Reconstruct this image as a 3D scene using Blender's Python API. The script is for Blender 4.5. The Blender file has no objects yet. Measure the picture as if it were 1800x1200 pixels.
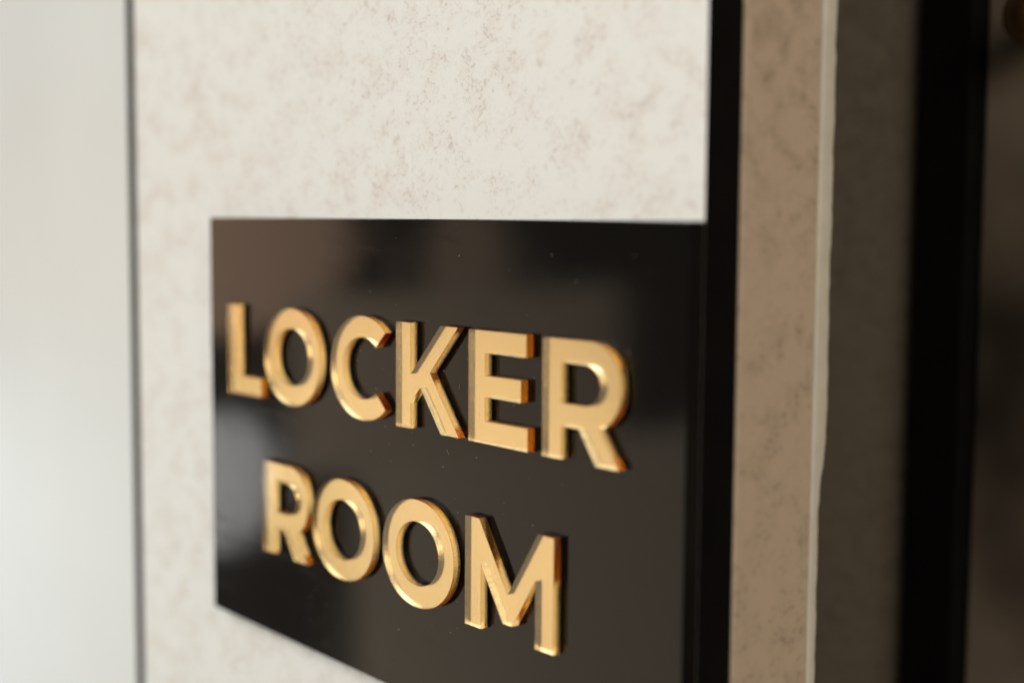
import bpy, bmesh, math, random
from mathutils import Vector, Matrix
from mathutils.geometry import tessellate_polygon
from mathutils import noise as mnoise

random.seed(7)
EYE = 1.5                      # eye height: the sign hangs just below it
SC = bpy.context.scene
COL = SC.collection

# ------------------------------------------------------------------ camera
cam = bpy.data.cameras.new('camera')
cam.sensor_width = 36.0
cam.lens = 36.0 * 2442.2 / 1800.0
cam.clip_start = 0.01
cam.clip_end = 60.0
cam.dof.use_dof = True
cam.dof.focus_distance = 0.463
cam.dof.aperture_fstop = 3.6
cam.dof.aperture_blades = 0
camo = bpy.data.objects.new('camera', cam)
COL.objects.link(camo)
yaw, pitch, roll = math.radians(49.98), math.radians(5.05), math.radians(0.393)
fwd = Vector((-math.sin(yaw) * math.cos(pitch), math.cos(yaw) * math.cos(pitch), -math.sin(pitch)))
rgt = Vector((math.cos(yaw), math.sin(yaw), 0))
upv = rgt.cross(fwd)
r2 = rgt * math.cos(roll) + upv * math.sin(roll)
u2 = upv * math.cos(roll) - rgt * math.sin(roll)
M = Matrix((r2, u2, -fwd)).transposed().to_4x4()
M.translation = Vector((0, -0.28, EYE))
camo.matrix_world = M
SC.camera = camo

# ------------------------------------------------------------------ light
world = bpy.data.worlds.new('World')
SC.world = world
world.use_nodes = True
bg = world.node_tree.nodes['Background']
bg.inputs['Color'].default_value = (0.40, 0.35, 0.29, 1)
bg.inputs['Strength'].default_value = 0.34


def area_lamp(name, loc, target, sx, sy, power, color):
    l = bpy.data.lights.new(name, 'AREA')
    l.shape = 'RECTANGLE'
    l.size, l.size_y = sx, sy
    l.energy = power
    l.color = color
    o = bpy.data.objects.new(name, l)
    COL.objects.link(o)
    o.location = loc
    d = Vector(target) - Vector(loc)
    o.rotation_euler = d.to_track_quat('-Z', 'Y').to_euler()
    return o


# radiance of an area lamp = power / (pi * area)   (so power = radiance * pi * area)
def by_radiance(name, loc, target, sx, sy, rad, color):
    return area_lamp(name, loc, target, sx, sy, rad * math.pi * sx * sy, color)


# soft daylight from high in front, a little to the left
by_radiance('ceiling_softlight', (-1.2, -2.3, EYE + 1.45), (-0.45, 0, EYE - 0.05), 3.0, 1.9, 4.5, (1.0, 0.99, 0.96))
# warm room light from the right, reaching into the recess
by_radiance('right_softlight', (1.9, -1.05, EYE + 1.10), (-0.26, 0.05, EYE), 1.4, 1.2, 5.2, (1.0, 0.87, 0.70))


def side_light(name, y0, y1, z0, z1, rad, color, round_=False):
    """added area lamps, unseen at the left, giving plate and letters their reflections"""
    yc, zc = (y0 + y1) / 2, EYE + (z0 + z1) / 2
    o = by_radiance(name, (-2.3, yc, zc), (0, yc, zc), abs(y1 - y0), abs(z1 - z0), rad, color)
    if round_:
        o.data.shape = 'ELLIPSE'
        o.data.energy *= math.pi / 4


WARM = (1.0, 0.81, 0.59)
side_light('side_light_low', -2.40, -1.24, -1.30, -0.50, 1.12, WARM)  # warm lamps added to be mirrored in plate and letters
side_light('side_light_mid', -1.98, -1.10, -0.50, -0.15, 1.04, (1.0, 0.785, 0.55))
side_light('side_light_high', -1.24, -0.66, -0.22, 0.12, 1.6, (1.0, 0.64, 0.42), True)
side_light('side_light_slot', -1.64, -1.42, -0.24, 0.05, 1.0, (1.0, 0.70, 0.48), True)
side_light('side_blob_light', -1.06, -0.84, -0.62, -0.36, 2.9, (1.0, 0.98, 0.95), True)  # added oval lamp, mirrored as the pale blob on the plate's left
side_light('side_cool_fill', -0.66, -0.10, -1.15, -0.25, 2.7, (0.80, 0.97, 1.0))  # added cool fill that brightens the lower left panel

vs = SC.view_settings
vs.view_transform = 'Standard'
vs.look = 'None'
vs.exposure = 0.0
vs.gamma = 1.0
vs.use_curve_mapping = False

SC.render.engine = 'CYCLES'
cy = SC.cycles
cy.use_denoising = True
cy.max_bounces = 24
cy.transmission_bounces = 20
cy.glossy_bounces = 16
cy.diffuse_bounces = 4
cy.caustics_reflective = True
cy.caustics_refractive = True
cy.sample_clamp_indirect = 6.0
cy.blur_glossy = 0.0


# ------------------------------------------------------------------ materials
def new_mat(name):
    m = bpy.data.materials.new(name)
    m.use_nodes = True
    nt = m.node_tree
    return m, nt, nt.nodes['Principled BSDF'], nt.nodes['Material Output']


def node(nt, kind, **kw):
    n = nt.nodes.new(kind)
    for k, v in kw.items():
        if k in n.inputs:
            n.inputs[k].default_value = v
        else:
            setattr(n, k, v)
    return n


def ramp(nt, stops):
    n = nt.nodes.new('ShaderNodeValToRGB')
    el = n.color_ramp.elements
    while len(el) < len(stops):
        el.new(0.5)
    for e, (p, c) in zip(el, stops):
        e.position = p
        e.color = c if len(c) == 4 else (*c, 1)
    return n


def coords(nt, scale=(1, 1, 1), rot=(0, 0, 0)):
    g = nt.nodes.new('ShaderNodeNewGeometry')
    mp = nt.nodes.new('ShaderNodeMapping')
    mp.inputs['Scale'].default_value = scale
    mp.inputs['Rotation'].default_value = rot
    nt.links.new(g.outputs['Position'], mp.inputs['Vector'])
    return mp.outputs['Vector']


def mix(nt, fac, a, b, mode='MIX'):
    n = nt.nodes.new('ShaderNodeMix')
    n.data_type = 'RGBA'
    n.blend_type = mode
    for sock, v in ((n.inputs[0], fac), (n.inputs[6], a), (n.inputs[7], b)):
        if hasattr(v, 'is_linked'):
            nt.links.new(v, sock)
        else:
            sock.default_value = v if not isinstance(v, tuple) or len(v) == 4 else (*v, 1)
    return n.outputs[2]


def stone(name, light, blotch, speck, rough, amount=1.0, bump=0.12):
    """mineral laminate: cloudy ground, soft ochre blotches, fine streaky flecks"""
    m, nt, p, out = new_mat(name)
    L = nt.links
    v1 = coords(nt, (0.85, 1, 1.0), (0, 0.45, 0))
    big = node(nt, 'ShaderNodeTexNoise', Scale=9.0, Detail=3.0, Roughness=0.55)
    L.new(v1, big.inputs['Vector'])
    mid = node(nt, 'ShaderNodeTexNoise', Scale=100.0, Detail=5.0, Roughness=0.66, Distortion=0.35)
    L.new(v1, mid.inputs['Vector'])
    fine = node(nt, 'ShaderNodeTexNoise', Scale=520.0, Detail=4.0, Roughness=0.65, Distortion=0.9)
    L.new(v1, fine.inputs['Vector'])
    # patches in which blotches gather
    rb = ramp(nt, [(0.40, (0, 0, 0)), (0.62, (1, 1, 1))])
    L.new(big.outputs['Fac'], rb.inputs['Fac'])
    rm = ramp(nt, [(0.47, (0, 0, 0)), (0.70, (1, 1, 1))])
    L.new(mid.outputs['Fac'], rm.inputs['Fac'])
    rf = ramp(nt, [(0.51, (0, 0, 0)), (0.63, (1, 1, 1))])
    L.new(fine.outputs['Fac'], rf.inputs['Fac'])
    a = node(nt, 'ShaderNodeMath', operation='MULTIPLY')
    L.new(rb.outputs['Color'], a.inputs[0]); L.new(rm.outputs['Color'], a.inputs[1])
    a2 = node(nt, 'ShaderNodeMath', operation='MULTIPLY_ADD')
    L.new(rm.outputs['Color'], a2.inputs[0]); a2.inputs[1].default_value = 0.35 * amount
    a3 = node(nt, 'ShaderNodeMath', operation='MULTIPLY')
    L.new(a.outputs[0], a3.inputs[0]); a3.inputs[1].default_value = 0.55 * amount
    L.new(a3.outputs[0], a2.inputs[2])
    c1 = mix(nt, a2.outputs[0], light, blotch)
    # flecks only where the middle noise is already raised
    rg = ramp(nt, [(0.41, (0.06, 0.06, 0.06)), (0.59, (1, 1, 1))])
    L.new(mid.outputs['Fac'], rg.inputs['Fac'])
    b = node(nt, 'ShaderNodeMath', operation='MULTIPLY')
    L.new(rf.outputs['Color'], b.inputs[0]); L.new(rg.outputs['Color'], b.inputs[1])
    b2 = node(nt, 'ShaderNodeMath', operation='MULTIPLY')
    L.new(b.outputs[0], b2.inputs[0]); b2.inputs[1].default_value = 0.75 * amount
    c2 = mix(nt, b2.outputs[0], c1, speck)
    L.new(c2, p.inputs['Base Color'])
    p.inputs['Roughness'].default_value = rough
    p.inputs['IOR'].default_value = 1.42
    bm_ = node(nt, 'ShaderNodeBump', Strength=bump, Distance=0.0006)
    L.new(fine.outputs['Fac'], bm_.inputs['Height'])
    L.new(bm_.outputs['Normal'], p.inputs['Normal'])
    return m


M_STONE = stone('white_stone_laminate', (0.785, 0.777, 0.742), (0.66, 0.595, 0.525), (0.47, 0.415, 0.35), 0.5, 0.72)
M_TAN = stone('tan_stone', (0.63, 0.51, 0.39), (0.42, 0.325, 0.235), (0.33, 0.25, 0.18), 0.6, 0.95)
M_DARK = stone('dark_brown_stone', (0.285, 0.242, 0.192), (0.20, 0.17, 0.135), (0.14, 0.12, 0.096), 0.55)

# plain lacquered panel with faint cloudiness
M_PLAIN, nt, p, _ = new_mat('white_satin_lacquer')
n = node(nt, 'ShaderNodeTexNoise', Scale=7.0, Detail=2.0)
nt.links.new(coords(nt), n.inputs['Vector'])
rr = ramp(nt, [(0.3, (0.68, 0.69, 0.67)), (0.7, (0.73, 0.74, 0.72))])
nt.links.new(n.outputs['Fac'], rr.inputs['Fac'])
nt.links.new(rr.outputs['Color'], p.inputs['Base Color'])
p.inputs['Roughness'].default_value = 0.38
p.inputs['IOR'].default_value = 1.45

# bead of pale filler
M_BEAD, nt, p, _ = new_mat('pale_grey_filler')
n = node(nt, 'ShaderNodeTexNoise', Scale=140.0, Detail=3.0)
nt.links.new(coords(nt), n.inputs['Vector'])
rr = ramp(nt, [(0.3, (0.70, 0.67, 0.58)), (0.7, (0.78, 0.75, 0.66))])
nt.links.new(n.outputs['Fac'], rr.inputs['Fac'])
nt.links.new(rr.outputs['Color'], p.inputs['Base Color'])
p.inputs['Roughness'].default_value = 0.7


def plain(name, col, rough, ior=1.45, metallic=0.0, nscale=60.0, var=0.25):
    m, nt, p, _ = new_mat(name)
    n = node(nt, 'ShaderNodeTexNoise', Scale=nscale, Detail=3.0)
    nt.links.new(coords(nt), n.inputs['Vector'])
    rr = ramp(nt, [(0.3, tuple(c * (1 - var) for c in col)), (0.7, tuple(min(1, c * (1 + var)) for c in col))])
    nt.links.new(n.outputs['Fac'], rr.inputs['Fac'])
    nt.links.new(rr.outputs['Color'], p.inputs['Base Color'])
    p.inputs['Roughness'].default_value = rough
    p.inputs['IOR'].default_value = ior
    p.inputs['Metallic'].default_value = metallic
    return m


M_EDGE = plain('black_edge_band', (0.0035, 0.003, 0.003), 0.75, 1.2)
M_JAMB = plain('black_powder_coat', (0.0045, 0.004, 0.0038), 0.7, 1.2)
M_GAP = plain('joint_backing', (0.025, 0.024, 0.02), 0.9)
M_DOOR = plain('dark_brown_door', (0.17, 0.138, 0.108), 0.4, 1.45, 0.0, 7.0, 0.9)  # blurred reflections painted into the colour as broad brown mottling
M_BRONZE = plain('aged_bronze', (0.30, 0.17, 0.085), 0.5, 1.45, 1.0)
M_DUST = plain('pale_dust', (0.42, 0.39, 0.35), 0.9)
M_BACK = plain('grey_backing_paint', (0.03, 0.026, 0.02), 0.6)

# black gloss acrylic
M_PLATE, nt, p, _ = new_mat('black_gloss_acrylic')
p.inputs['Base Color'].default_value = (0.0035, 0.003, 0.0026, 1)
p.inputs['IOR'].default_value = 1.34
n = node(nt, 'ShaderNodeTexNoise', Scale=26.0, Detail=4.0, Roughness=0.6)
nt.links.new(coords(nt), n.inputs['Vector'])
rr = ramp(nt, [(0.35, (0.06, 0.06, 0.06)), (0.75, (0.11, 0.11, 0.11))])
nt.links.new(n.outputs['Fac'], rr.inputs['Fac'])
wv = node(nt, 'ShaderNodeTexNoise', Scale=60.0, Detail=4.0, Roughness=0.7, Distortion=1.2)
nt.links.new(coords(nt, (0.25, 1, 1.6), (0, 0.5, 0)), wv.inputs['Vector'])
rw = ramp(nt, [(0.56, (0, 0, 0)), (0.75, (0.09, 0.09, 0.09))])
nt.links.new(wv.outputs['Fac'], rw.inputs['Fac'])
nt.links.new(mix(nt, 1.0, rr.outputs['Color'], rw.outputs['Color'], 'ADD'), p.inputs['Roughness'])
n2 = node(nt, 'ShaderNodeTexNoise', Scale=14.0, Detail=1.0)
nt.links.new(coords(nt), n2.inputs['Vector'])
bm_ = node(nt, 'ShaderNodeBump', Strength=0.03, Distance=0.002)
nt.links.new(n2.outputs['Fac'], bm_.inputs['Height'])
nt.links.new(bm_.outputs['Normal'], p.inputs['Normal'])


# amber acrylic: clear body that absorbs blue along the path, mirror on its back face
def acrylic(name, striated):
    m = bpy.data.materials.new(name)
    m.use_nodes = True
    nt = m.node_tree
    nt.nodes.remove(nt.nodes['Principled BSDF'])
    out = nt.nodes['Material Output']
    g = node(nt, 'ShaderNodeBsdfGlass', IOR=1.49, Roughness=0.0)
    g.inputs['Color'].default_value = (1, 1, 1, 1)
    ab = nt.nodes.new('ShaderNodeVolumeAbsorption')
    ab.inputs['Color'].default_value = (0.985, 0.745, 0.10, 1)
    ab.inputs['Density'].default_value = 150.0
    nt.links.new(g.outputs[0], out.inputs['Surface'])
    nt.links.new(ab.outputs[0], out.inputs['Volume'])
    if striated:
        # laser-cut edge: fine lines running through the thickness
        v = coords(nt, (1, 0.06, 1))
        n1 = node(nt, 'ShaderNodeTexNoise', Scale=2600.0, Detail=2.0, Roughness=0.6)
        nt.links.new(v, n1.inputs['Vector'])
        bmp = node(nt, 'ShaderNodeBump', Strength=0.6, Distance=0.00025)
        nt.links.new(n1.outputs['Fac'], bmp.inputs['Height'])
        nt.links.new(bmp.outputs['Normal'], g.inputs['Normal'])
        g.inputs['Roughness'].default_value = 0.13
    return m


M_CLEAR = acrylic('amber_acrylic_face', False)
M_CUT = acrylic('amber_acrylic_cut_edge', True)
M_MIRROR = bpy.data.materials.new('mirror_coating')
M_MIRROR.use_nodes = True
nt = M_MIRROR.node_tree
p = nt.nodes['Principled BSDF']
p.inputs['Base Color'].default_value = (0.93, 0.90, 0.84, 1)
p.inputs['Metallic'].default_value = 1.0
p.inputs['Roughness'].default_value = 0.20
ab = nt.nodes.new('ShaderNodeVolumeAbsorption')
ab.inputs['Color'].default_value = (0.985, 0.745, 0.10, 1)
ab.inputs['Density'].default_value = 150.0
nt.links.new(ab.outputs[0], nt.nodes['Material Output'].inputs['Volume'])


# ------------------------------------------------------------------ helpers
def link(name, me, parent=None, loc=None):
    o = bpy.data.objects.new(name, me)
    COL.objects.link(o)
    if parent:
        o.parent = parent
    if loc is not None:
        o.location = loc
    return o


def tag(o, label=None, cat=None, group=None, kind=None):
    for k, v in (('label', label), ('category', cat), ('group', group), ('kind', kind)):
        if v:
            o[k] = v
    return o


def empty(name, loc):
    o = bpy.data.objects.new(name, None)
    o.empty_display_size = 0.05
    COL.objects.link(o)
    o.location = loc
    return o


def slab(name, x0, x1, y0, y1, z0, z1, mat, parent=None, bevel=0.0006, seg=2):
    """box with eased edges, origin at its base centre (or the parent's origin)"""
    org = parent.location.copy() if parent else Vector(((x0 + x1) / 2, (y0 + y1) / 2, z0))
    bm = bmesh.new()
    bmesh.ops.create_cube(bm, size=1.0)
    for v in bm.verts:
        v.co = Vector((x0 if v.co.x < 0 else x1, y0 if v.co.y < 0 else y1, z0 if v.co.z < 0 else z1)) - org
    if bevel:
        bmesh.ops.bevel(bm, geom=bm.edges[:], offset=bevel, segments=seg, affect='EDGES', profile=0.5)
    me = bpy.data.meshes.new(name)
    bm.to_mesh(me); bm.free()
    me.materials.append(mat)
    for f in me.polygons:
        f.use_smooth = False
    return link(name, me, parent, None if parent else org)


# ------------------------------------------------------------------ the wall
XE = -0.2588                    # right-hand edge of the sign's panel
TOP, BOT = 2.5, 0.0
# stone-look panel that carries the sign, with a black edge band on its open side
sp = empty('stone_cladding', ((-0.6144 + XE) / 2, 0.010, BOT))
tag(sp, 'white stone-look wall panel with faint ochre flecks behind the black sign', 'wall panel')
fc = slab('facing', -0.6152, XE, 0.0060, 0.0068, BOT, TOP, M_STONE, sp, 0.0)
fc.data.materials.append(M_EDGE)          # the cut side is banded in black too
for f in fc.data.polygons:
    if f.normal.x > 0.5:
        f.material_index = 1
slab('core', -0.6148, XE - 0.00005, 0.00685, 0.0203, BOT, TOP, M_EDGE, sp, 0.0)

pp = slab('plain_cladding', -1.9, -0.6240, 0.0060, 0.0200, BOT, TOP, M_PLAIN, None, 0.0012, 3)
pp.data.materials.append(M_EDGE)
for f in pp.data.polygons:
    if f.normal.x > 0.8:
        f.material_index = 1
tag(pp, 'plain off-white satin wall panel across the dark joint from the stone-look panel', 'wall panel')

jb = slab('wall', -1.9, -0.300, 0.0212, 0.0540, BOT, TOP, M_GAP, None, 0.0)
tag(jb, 'dark backing wall behind the joint between the pale panels', 'wall', kind='structure')

# tan stone return behind the black edge, closed by an uneven bead of filler
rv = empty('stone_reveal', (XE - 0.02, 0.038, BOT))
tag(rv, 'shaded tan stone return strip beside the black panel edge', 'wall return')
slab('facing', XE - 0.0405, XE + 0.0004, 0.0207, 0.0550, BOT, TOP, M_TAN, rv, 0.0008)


def bead(parent):
    org = parent.location
    bm = bmesh.new()
    prof = 9
    rows = []
    N = 620
    z0, z1 = EYE - 0.42, EYE + 0.36
    for i in range(N + 1):
        z = z0 + (z1 - z0) * i / N
        zr = z - EYE
        back = 0.0618 + 0.0004 * mnoise.noise(Vector((zr * 28, 3.1, 0))) + 0.00035 * mnoise.noise(Vector((zr * 95, 7.7, 0))) \
            + 0.0004 * mnoise.noise(Vector((zr * 260, 1.7, 0)))
        # lower down the filler has been scraped back further
        t = min(1, max(0, (-0.062 - zr) / 0.030))
        back -= 0.0028 * t * t * (3 - 2 * t)
        front = 0.0552
        bulge = 0.0011 + 0.0004 * mnoise.noise(Vector((zr * 40, 9.2, 0)))
        row = []
        for k in range(prof):
            a = math.pi * k / (prof - 1)
            y = (front + back) / 2 - math.cos(a) * (back - front) / 2
            x = XE + bulge * math.sin(a) ** 0.25 - 0.0004
            row.append(bm.verts.new(Vector((x, y, z)) - org))
        row.append(bm.verts.new(Vector((XE - 0.012, back, z)) - org))
        row.append(bm.verts.new(Vector((XE - 0.012, front, z)) - org))
        rows.append(row)
    n = len(rows[0])
    for a, b in zip(rows, rows[1:]):
        for k in range(n):
            bm.faces.new((a[k], a[(k + 1) % n], b[(k + 1) % n], b[k]))
    bm.faces.new(rows[0]); bm.faces.new(list(reversed(rows[-1])))
    bmesh.ops.recalc_face_normals(bm, faces=bm.faces[:])
    me = bpy.data.meshes.new('filler_bead')
    bm.to_mesh(me); bm.free()
    me.materials.append(M_BEAD)
    for f in me.polygons:
        f.use_smooth = True
    return link('filler_bead', me, parent)


tag(bead(rv), 'pale uneven bead of filler along the rear edge')

# the recess behind the pier: dark stone, black jamb, dark door
YB = 0.240
dp = slab('dark_cladding', -1.5, -0.3462, YB, YB + 0.03, BOT, TOP, M_DARK, None, 0.001)
tag(dp, 'dark brown mottled wall panel seen past the tan stone return', 'wall panel')
jm = slab('door_jamb', -0.3458, -0.3210, YB - 0.006, YB + 0.03, BOT, TOP, M_JAMB, None, 0.001)
tag(jm, 'matt black upright door jamb between the dark panel and the dark door', 'door jamb')
dr = empty('dark_door', (0.08, YB + 0.02, BOT))
tag(dr, 'dark brown satin door beside the black jamb', 'door')
slab('leaf', -0.3205, 0.55, YB + 0.004, YB + 0.040, BOT + 0.008, 2.2, M_DOOR, dr, 0.0015)


def glow_knob(parent, x, z):  # added shape in place of a warm out-of-focus glow
    """added bronze stand-in for a warm blurred glow, turned about the Y axis"""
    org = parent.location
    prof = [(0.000, 0.0110), (0.0015, 0.0112), (0.0028, 0.0100), (0.0032, 0.0052), (0.0090, 0.0046), (0.0120, 0.0066), (0.0150, 0.0098),
            (0.0190, 0.0118), (0.0230, 0.0112), (0.0262, 0.0080), (0.0278, 0.0036), (0.0281, 0.0001)]
    y0 = YB + 0.004
    bm = bmesh.new()
    rings = []
    for d, r in prof:
        rings.append([bm.verts.new(Vector((x + r * math.cos(t), y0 - d, EYE + z + r * math.sin(t))) - org)
                      for t in [2 * math.pi * k / 32 for k in range(32)]])
    for a, b in zip(rings, rings[1:]):
        for k in range(32):
            bm.faces.new((a[k], a[(k + 1) % 32], b[(k + 1) % 32], b[k]))
    bm.faces.new(rings[-1]); bm.faces.new(rings[0])
    bmesh.ops.recalc_face_normals(bm, faces=bm.faces[:])
    me = bpy.data.meshes.new('glow_knob')
    bm.to_mesh(me); bm.free()
    me.materials.append(M_BRONZE)
    for f in me.polygons:
        f.use_smooth = True
    return link('glow_knob', me, parent)


tag(glow_knob(dr, -0.289, 0.080), 'added bronze doorknob standing in for a faint warm glow')


# ------------------------------------------------------------------ the sign
SX0, SX1, SZ0, SZ1 = -0.5318, -0.2587, EYE - 0.1672, EYE - 0.0004
T = 0.003                       # letter thickness
sign = empty('door_sign', ((SX0 + SX1) / 2, 0.006, SZ0))
tag(sign, 'black gloss plate with raised gold mirror letters reading LOCKER ROOM', 'sign')
slab('plate', SX0, SX1, 0.0, 0.00596, SZ0, SZ1, M_PLATE, sign, 0.00025, 2)


def arc(cx, cz, a, b, t0, t1, n, power=2.0):
    pts = []
    for i in range(n + 1):
        t = math.radians(t0 + (t1 - t0) * i / n)
        c, s = math.cos(t), math.sin(t)
        pts.append((cx + a * math.copysign(abs(c) ** (2 / power), c), cz + b * math.copysign(abs(s) ** (2 / power), s)))
    return pts


def glyph_L(x, z):
    return [[(x, z), (x + 27.2, z), (x + 27.2, z + 7.6), (x + 8.7, z + 7.6), (x + 8.7, z + 36.4), (x, z + 36.4)]]


def glyph_O(x, z, w=41.4):
    cx, cz = x + w / 2, z + 18.2
    return [arc(cx, cz, w / 2, 18.8, 0, 360, 96, 2.06)[:-1], arc(cx, cz, w / 2 - 8.5, 11.1, 0, 360, 80, 2.04)[:-1]]


def glyph_C(x, z):
    cx, cz = x + 20.8, z + 18.2
    out = arc(cx, cz, 20.8, 18.8, 46, 314, 76, 2.05)
    inn = arc(cx, cz, 12.3, 11.1, 314, 46, 66, 2.03)
    return [out + inn]


def glyph_K(x, z):
    return [[(x, z), (x + 8.7, z), (x + 8.7, z + 8.9), (x + 14.2, z + 14.6), (x + 25.7, z), (x + 35.6, z),
             (x + 19.7, z + 20.1), (x + 35.0, z + 36.4), (x + 25.4, z + 36.4), (x + 8.7, z + 18.9), (x + 8.7, z + 36.4), (x, z + 36.4)]]


def glyph_E(x, z):
    return [[(x, z), (x + 29.6, z), (x + 29.6, z + 7.3), (x + 8.6, z + 7.3), (x + 8.6, z + 15.0), (x + 26.3, z + 15.0),
             (x + 26.3, z + 22.0), (x + 8.6, z + 22.0), (x + 8.6, z + 29.2), (x + 28.8, z + 29.2), (x + 28.8, z + 36.4), (x, z + 36.4)]]


def glyph_R(x, z):
    outer = [(x, z), (x + 8.7, z), (x + 8.7, z + 10.1), (x + 16.2, z + 10.1), (x + 23.6, z), (x + 33.4, z), (x + 25.2, z + 11.6)]
    # bowl from the leg round to the top
    outer += arc(x + 20.3, z + 23.25, 13.9, 13.15, -64, 90, 30, 2.15)
    outer += [(x, z + 36.4)]
    inner = [(x + 8.7, z + 17.1)] + arc(x + 18.6, z + 23.2, 6.9, 6.1, -90, 90, 24, 2.15) + [(x + 8.7, z + 29.3)]
    return [outer, inner]


def glyph_M(x, z):
    c = x + 21.9
    return [[(x, z), (x + 8.5, z), (x + 8.5, z + 21.4), (c - 2.3, z + 4.4), (c + 2.3, z + 4.4), (x + 35.3, z + 21.4), (x + 35.3, z),
             (x + 43.8, z), (x + 43.8, z + 36.4), (c + 14.5, z + 36.4), (c, z + 14.3), (c - 14.5, z + 36.4), (x, z + 36.4)]]


def area2(l):
    return sum(a[0] * b[1] - b[0] * a[1] for a, b in zip(l, l[1:] + l[:1]))


def inset(l, d):
    """offset a closed loop to its left (inwards for a counter-clockwise loop), mitred"""
    r = []
    n = len(l)
    for i in range(n):
        p0, p1, p2 = Vector(l[i - 1]), Vector(l[i]), Vector(l[(i + 1) % n])
        d1, d2 = (p1 - p0).normalized(), (p2 - p1).normalized()
        n1, n2 = Vector((-d1.y, d1.x)), Vector((-d2.y, d2.x))
        k = n1 + n2
        q = p1 + k * (d / max(0.3, 1 + n1.dot(n2)))
        r.append((q.x, q.y))
    return r


def clean(l):
    r = []
    for p_ in l:
        if not r or (Vector(p_) - Vector(r[-1])).length > 0.02:
            r.append(p_)
    if (Vector(r[0]) - Vector(r[-1])).length < 0.02:
        r.pop()
    return r


def build_letter(char, loops, label):
    """loops in millimetres (x along the wall, z above eye level)"""
    loops = [clean(l) for l in loops]
    loops = [l if (area2(l) > 0) == (i == 0) else l[::-1] for i, l in enumerate(loops)]   # outer ccw, holes cw
    xs = [p_[0] for p_ in loops[0]]; zs = [p_[1] for p_ in loops[0]]
    cx, bz = (min(xs) + max(xs)) / 2, min(zs)
    CH = 0.06                                      # eased front arris, mm
    back_y, front_y = -0.25, -3.0
    rings = []                                     # per loop: back ring, chamfer ring, front ring
    verts, faces, mats = [], [], []
    polys_f, polys_b = [], []
    for l in loops:
        ins = inset(l, CH)
        idx = []
        for ring, y in ((l, back_y), (l, front_y + CH), (ins, front_y)):
            s = len(verts)
            verts += [(px - cx, y, pz - bz) for px, pz in ring]
            idx.append(list(range(s, s + len(ring))))
        n = len(l)
        for a, b, mi in ((idx[0], idx[1], 1), (idx[1], idx[2], 1)):
            for i in range(n):
                j = (i + 1) % n
                faces.append((a[i], a[j], b[j], b[i])); mats.append(mi)
        rings.append(idx)
    for which, mi in ((2, 0), (0, 2)):
        flat = [i for r in rings for i in r[which]]
        poly = [[Vector((verts[i][0], verts[i][2], 0)) for i in r[which]] for r in rings]
        for t in tessellate_polygon(poly):
            faces.append(tuple(flat[k] for k in t)); mats.append(mi)
    me = bpy.data.meshes.new('letter')
    me.from_pydata([tuple(c * 0.001 for c in v) for v in verts], [], faces)
    for m in (M_CLEAR, M_CUT, M_MIRROR):
        me.materials.append(m)
    for f, mi in zip(me.polygons, mats):
        f.material_index = mi
    bm = bmesh.new(); bm.from_mesh(me)
    bmesh.ops.recalc_face_normals(bm, faces=bm.faces[:])
    bm.to_mesh(me); bm.free()
    for f in me.polygons:
        f.use_smooth = True
    me.set_sharp_from_angle(angle=math.radians(24))
    loc = Vector((cx * 0.001, 0, EYE + bz * 0.001)) - sign.location
    o = link('letter', me, sign, loc)
    o['label'] = label
    # thin painted backing between the mirror and the plate
    verts, faces, rings = [], [], []
    for l in loops:
        ins = inset(l, 0.12)
        idx = []
        for y in (-0.03, -0.245):
            s = len(verts)
            verts += [((px - cx) * 0.001, y * 0.001, (pz - bz) * 0.001) for px, pz in ins]
            idx.append(list(range(s, s + len(ins))))
        n = len(l)
        for i in range(n):
            j = (i + 1) % n
            faces.append((idx[0][i], idx[0][j], idx[1][j], idx[1][i]))
        rings.append(idx)
    me2 = bpy.data.meshes.new('backing')
    me2.from_pydata(verts, [], faces)
    me2.materials.append(M_BACK)
    link('backing', me2, o)
    return o


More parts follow.
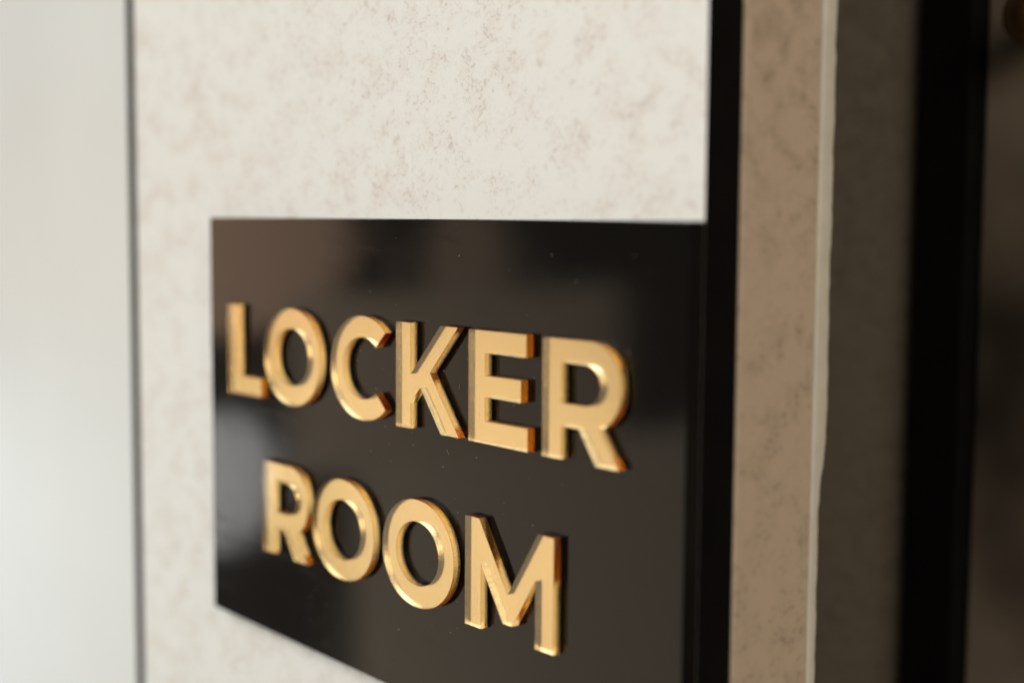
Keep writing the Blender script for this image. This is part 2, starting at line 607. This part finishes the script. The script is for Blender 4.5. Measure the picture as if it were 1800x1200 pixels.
Z1, Z2 = -71.9, -133.0
build_letter('L', glyph_L(-512.0, Z1), 'gold letter L that begins the upper word')
build_letter('O', glyph_O(-482.6, Z1), 'gold letter O between the L and the C')
build_letter('C', glyph_C(-434.0, Z1), 'gold letter C with open right side')
build_letter('K', glyph_K(-392.3, Z1), 'gold letter K with striated cut edges')
build_letter('E', glyph_E(-351.7, Z1), 'gold letter E with three bars')
build_letter('R', glyph_R(-315.4, Z1), 'gold letter R that ends the upper word')
build_letter('R', glyph_R(-484.6, Z2), 'gold letter R that begins the lower word')
build_letter('O', glyph_O(-447.4, Z2), 'gold letter O next to the lower R')
build_letter('O', glyph_O(-400.6, Z2), 'gold letter O next to the M')
build_letter('M', glyph_M(-353.2, Z2), 'gold letter M that ends the lower word')

# dust grains on the gloss plate
bm = bmesh.new()
for i in range(120):
    if i < 72:
        x = random.gauss(-0.366, 0.030); z = random.gauss(-0.075, 0.045)
    else:
        x = random.uniform(-0.52, -0.27); z = random.uniform(-0.16, -0.006)
    if not (SX0 + 0.004 < x < SX1 - 0.004 and -0.163 < z < -0.004):
        continue
    r = random.choice((0.00007, 0.00009, 0.00011, 0.00016))
    mt = Matrix.Translation(Vector((x, -0.00002, EYE + z)) - sign.location) @ Matrix.Rotation(random.uniform(0, 3.1), 4, 'Y') @ \
        Matrix.Diagonal((random.uniform(0.8, 1.9), 0.5, 1, 1))
    bmesh.ops.create_icosphere(bm, subdivisions=1, radius=r, matrix=mt)
for i in range(9):                       # short lint fibres
    c0 = Vector((random.gauss(-0.37, 0.05), -0.0001, EYE + random.gauss(-0.085, 0.04)))
    a, bend, ln = random.uniform(0, 6.28), random.uniform(-1.5, 1.5), random.uniform(0.0010, 0.0024)
    prev = None
    for k in range(7):
        ring = []
        for t in range(4):
            th = t * math.pi / 2
            nrm = Vector((-math.sin(a), 0, math.cos(a))) * math.cos(th) + Vector((0, 1, 0)) * math.sin(th)
            ring.append(bm.verts.new(c0 + nrm * 0.00003 - sign.location))
        if prev:
            for t in range(4):
                bm.faces.new((prev[t], prev[(t + 1) % 4], ring[(t + 1) % 4], ring[t]))
        prev = ring
        c0 = c0 + Vector((math.cos(a), 0, math.sin(a))) * ln / 6
        a += bend / 6
me = bpy.data.meshes.new('dust')
bm.to_mesh(me); bm.free()
me.materials.append(M_DUST)
tag(link('dust', me, sign), 'pale dust grains on the black plate', kind='stuff')
